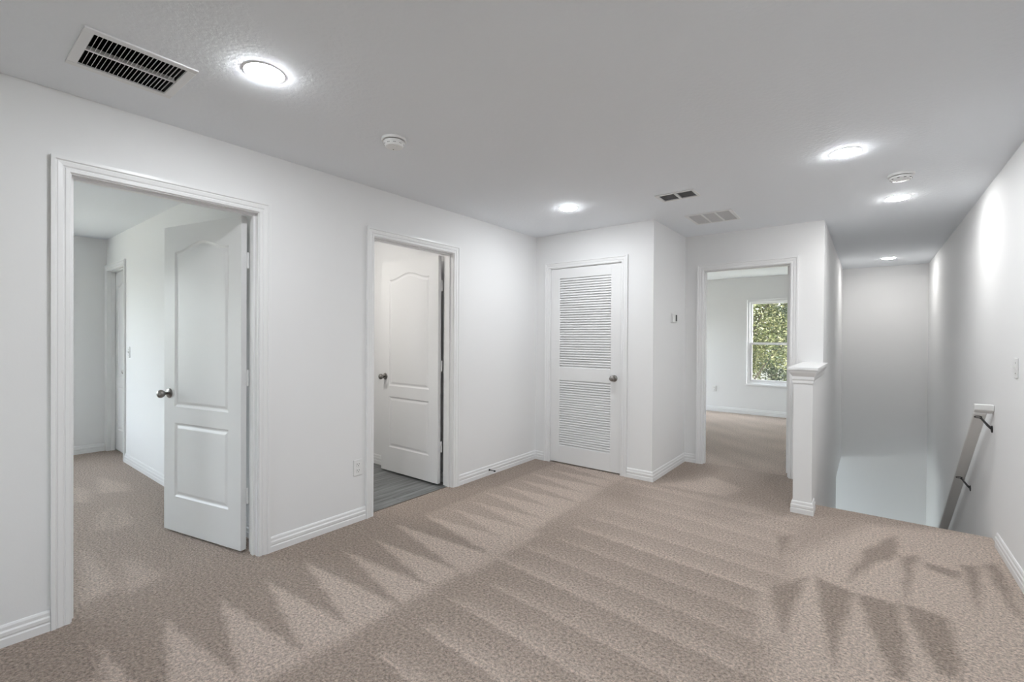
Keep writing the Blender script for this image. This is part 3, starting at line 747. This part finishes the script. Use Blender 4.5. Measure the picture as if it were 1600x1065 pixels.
# square return grille with three pale grey sections
t, a, b, c_, d = vent_root(V3, 'square return-air grille with three pale grey sections by the doorway')
bm = bmesh.new(); vent_frame(bm, a, b, c_, d, .027, 0); obj('vent_frame', bm, 'vent', t, bevel=.002)
duct(t, a, b, c_, d, 'ductpale', .12)
w3 = (b - a) / 3
for i in (1, 2): obj('divider_bar', bx(a + i * w3 - .007, a + i * w3 + .007, c_, d, -.006, .010), 'vent', t)
for i in range(3):
    x0 = a + i * w3 + (.007 if i else 0); x1 = a + (i + 1) * w3 - (.007 if i < 2 else 0)
    instances('blade', slat2(x0, x1, -.0105, .0060), 'ventpale', t, [(0, c_ + (d - c_) * (q + .9) / 26, -.001) for q in range(26)])

# ------------------------------------------------------------------ smoke detectors
def detector(x, y, r, label, drop=.048):
    t = empty('smoke_detector', (x, y, H)); tag(t, label, 'smoke detector')
    bm = bmesh.new(); lathe(bm, [(0, 0), (r, 0), (r, -.010), (r * .97, -.014), (r * .86, -.015), (0, -.015)], 40); obj('base_plate', bm, 'plastic', t, smooth=True)
    bm = bmesh.new(); lathe(bm, [(0, -.015), (r * .84, -.015), (r * .84, -.018), (0, -.018)], 40); obj('shadow_gap', bm, 'slot', t, smooth=True)
    bm = bmesh.new(); lathe(bm, [(r * .86, -.018), (r * .86, -.024), (r * .82, -.032), (r * .76, -drop + .008), (r * .70, -drop + .002), (r * .60, -drop), (0, -drop - .001)], 40, cap=False); obj('cover', bm, 'plastic', t, smooth=True)
    bm = bmesh.new(); lathe(bm, [(.016, -drop - .0005), (.0155, -drop - .003), (.010, -drop - .004), (0, -drop - .004)], 24, Matrix.Translation((.012, -.006, 0)), cap=False); obj('test_button', bm, 'plastic', t, smooth=True)
    bm = bmesh.new()
    for k in range(10):
        ang = 2 * PI * k / 10; box(bm, -.007, .007, -.0016, .0016, -.0008, .0008)
        vs = bm.verts[:][-8:]; bmesh.ops.transform(bm, matrix=Matrix.Rotation(ang, 4, 'Z') @ Matrix.Translation((r * .79, 0, -.034)) @ Matrix.Rotation(PI / 2, 4, 'Z') @ Matrix.Rotation(PI / 2, 4, 'X'), verts=vs)
        bm.verts.ensure_lookup_table()
    obj('vent_slots', bm, 'slot', t)
    bm = bmesh.new(); lathe(bm, [(.003, -drop - .0005), (.0025, -drop - .002), (0, -drop - .0022)], 12, Matrix.Translation((-.022, .012, 0)), cap=False); obj('indicator_light', bm, 'slot', t, smooth=True)
detector(-2.112, 1.640, .068, 'white round smoke detector in front of the long white wall')
detector(.160, 4.030, .072, 'white round smoke detector at the stair head between two recessed lights', .040)

# ------------------------------------------------------------------ wall devices
def device(name, loc, rz, label, cat):
    t = empty(name, loc, rz); return tag(t, label, cat)     # local +y faces into the room
def outlet(loc, rz, label):
    t = device('wall_outlet', loc, rz, label, 'outlet')
    obj('cover_plate', bx(-.036, .036, 0, .006, -.058, .058), 'plastic', t, bevel=.003)
    for zc in (.022, -.022):
        r = obj('receptacle', bx(-.017, .017, .004, .008, zc - .014, zc + .014), 'plastic', t, bevel=.003)
        bm = bmesh.new(); box(bm, -.008, -.006, .0078, .0086, zc - .001, zc + .009); box(bm, .006, .008, .0078, .0086, zc, zc + .008)
        lathe(bm, [(0, .0086), (.003, .0086), (.003, .0078), (0, .0078)], 10, Matrix.Translation((0, .0, zc - .008)) @ Matrix.Rotation(-PI / 2, 4, 'X') @ Matrix.Translation((0, 0, 0)))
        obj('slots', bm, 'slot', r)
    bm = bmesh.new(); lathe(bm, [(.003, .006), (.0025, .0072), (0, .0075)], 10, Matrix.Rotation(-PI / 2, 4, 'X'), cap=False); obj('screw', bm, 'plastic', t)
def switch(loc, rz, label):
    t = device('light_switch', loc, rz, label, 'switch')
    obj('cover_plate', bx(-.036, .036, 0, .006, -.058, .058), 'plastic', t, bevel=.003)
    bm = bx(-.006, .006, .005, .017, -.012, .012)
    for v in bm.verts:
        if v.co.y > .01: v.co.z = v.co.z * .6 + .007; v.co.x *= .8
    obj('toggle', bm, 'plastic', t, bevel=.001)
    bm = bmesh.new()
    for z in (.03, -.03): lathe(bm, [(.003, .006), (.0025, .0072), (0, .0075)], 10, Matrix.Translation((0, 0, z)) @ Matrix.Rotation(-PI / 2, 4, 'X'), cap=False)
    obj('screw', bm, 'slot', t)
outlet((XL, 1.955, .390), -PI / 2, 'white wall outlet on the long wall beside the bathroom frame')
outlet((-2.270, YF, .420), PI, 'white wall outlet on the far bedroom wall left of the window')
switch((XR, 3.850, 1.176), PI / 2, 'white light switch on the wall above the handrail')
switch((-6.070, YB1, 1.160), PI, 'white light switch beside the closed door inside the bedroom')
t = device('thermostat', (XC, 4.748, 1.545), -PI / 2, 'white thermostat with a small dark screen', 'thermostat')
obj('backplate', bx(-.062, .062, 0, .006, -.048, .048), 'plastic', t, bevel=.002)
obj('housing', bx(-.058, .058, .005, .024, -.044, .044), 'plastic', t, bevel=.004)
obj('screen', bx(-.050, -.006, .0235, .0248, -.032, .034), 'screen', t)
bm = bmesh.new()
for z in (-.012, .012): box(bm, .018, .040, .023, .026, z - .006, z + .006)
obj('button', bm, 'plastic', t, bevel=.001)
# spring door stop on the baseboard
t = device('door_stop', (XL + .0135, 3.405, .052), -PI / 2, 'small dark spring door stop on the baseboard near the closet', 'door stop')
bm = bmesh.new(); lathe(bm, [(0, 0), (.010, 0), (.010, .004), (.006, .006), (0, .006)], 16, Matrix.Rotation(-PI / 2, 4, 'X')); obj('mount', bm, 'bronze', t, smooth=True)
bm = bmesh.new(); tube(bm, [(.0050 * math.cos(q * .8), .005 + q * .0006, .0050 * math.sin(q * .8)) for q in range(95)], .0011, 6); obj('spring', bm, 'bronze', t, smooth=True)
bm = bmesh.new(); lathe(bm, [(0, .060), (.0075, .060), (.0075, .072), (.005, .075), (0, .075)], 16, Matrix.Rotation(-PI / 2, 4, 'X')); obj('rubber_tip', bm, 'black', t, smooth=True)

# ------------------------------------------------------------------ trees outside the window
def tree(x, y, hgt, rad, leafmat, seed, label, n=16000, size=.10):
    rg = np.random.default_rng(seed); rr = random.Random(seed)
    t = empty('tree', (x, y, LOW - .12)); tag(t, label, 'tree', 'trees outside the window')
    bm = bmesh.new(); top = hgt * .8
    pts = [(rr.uniform(-.15, .15) * i / 6, rr.uniform(-.15, .15) * i / 6, top * i / 6) for i in range(7)]
    tube(bm, pts, [.16 * (1 - i / 7.5) + .015 for i in range(7)], 10); obj('trunk', bm, 'bark', t, smooth=True)
    cl = []
    for k in range(34):
        hz = rr.uniform(.22, .97) * hgt; a = rr.uniform(0, 2 * PI); q = rad * math.sqrt(rr.uniform(.05, 1)) * (1.0 if hz < hgt * .7 else .75)
        cl.append((q * math.cos(a), q * math.sin(a), hz, rr.uniform(.45, .95)))
    bm = bmesh.new()
    for q in cl:
        b0 = pts[min(6, max(1, int(q[2] / hgt * 6)))]
        mid = ((b0[0] + q[0]) / 2, (b0[1] + q[1]) / 2, (b0[2] * .85 + q[2]) / 2 + .1)
        tube(bm, [(b0[0], b0[1], b0[2] * .85), mid, q[:3]], [.035, .022, .008], 6)
    obj('branches', bm, 'bark', t, smooth=True)
    idx = rg.integers(0, len(cl), n); ca = np.array(cl)[idx]
    dv = rg.normal(size=(n, 3)); dv /= np.linalg.norm(dv, axis=1)[:, None]
    pos = ca[:, :3] + dv * (rg.uniform(.25, 1, n) ** .6 * ca[:, 3])[:, None]
    u = rg.normal(size=(n, 3)); u[:, 2] *= .5; u /= np.linalg.norm(u, axis=1)[:, None]
    w = np.cross(u, rg.normal(size=(n, 3))); w /= np.linalg.norm(w, axis=1)[:, None]
    L = (size * rg.uniform(.6, 1.25, n))[:, None]
    nv = np.cross(u, w)
    P4 = np.stack([pos - u * L * .5, pos + w * L * .24 + nv * L * .08, pos + u * L * .55, pos - w * L * .24 + nv * L * .08], 1).reshape(-1, 3)
    me = bpy.data.meshes.new('foliage'); me.from_pydata(P4.tolist(), [], [(4 * i, 4 * i + 1, 4 * i + 2, 4 * i + 3) for i in range(n)])
    me.materials.append(MT[leafmat]); o = bpy.data.objects.new('foliage', me); C.objects.link(o); o.parent = t; o['kind'] = 'stuff'
tree(-2.9, 13.4, 9.6, 1.25, 'leaf_a', 1, 'yellow-green tree right outside the bedroom window', 80000, .075)
tree(.6, 13.9, 9.2, 1.3, 'leaf_c', 2, 'pale olive tree outside the window among the greener ones', 60000, .08)
tree(-4.9, 17.2, 10.4, 1.6, 'leaf_c', 3, 'pale olive tree standing behind the yellow-green one', 40000, .10)
tree(-.9, 17.4, 10.6, 1.6, 'leaf_b', 4, 'dark green tree beyond the window, between the pale ones', 50000, .10)
tree(3.5, 18.0, 10.2, 1.5, 'leaf_a', 5, 'yellow-green tree behind the stairwell end', 16000, .13)
tree(-3.2, 22.6, 12.5, 2.1, 'leaf_b', 6, 'tall dark green tree at the back of the row', 34000, .16)
tree(2.2, 22.6, 12.0, 2.0, 'leaf_b', 7, 'tall dark green tree behind the stairwell end', 16000, .18)
tree(-8.6, 22.2, 12.0, 2.0, 'leaf_b', 8, 'tall dark green tree at the end of the row past the bedroom', 16000, .18)
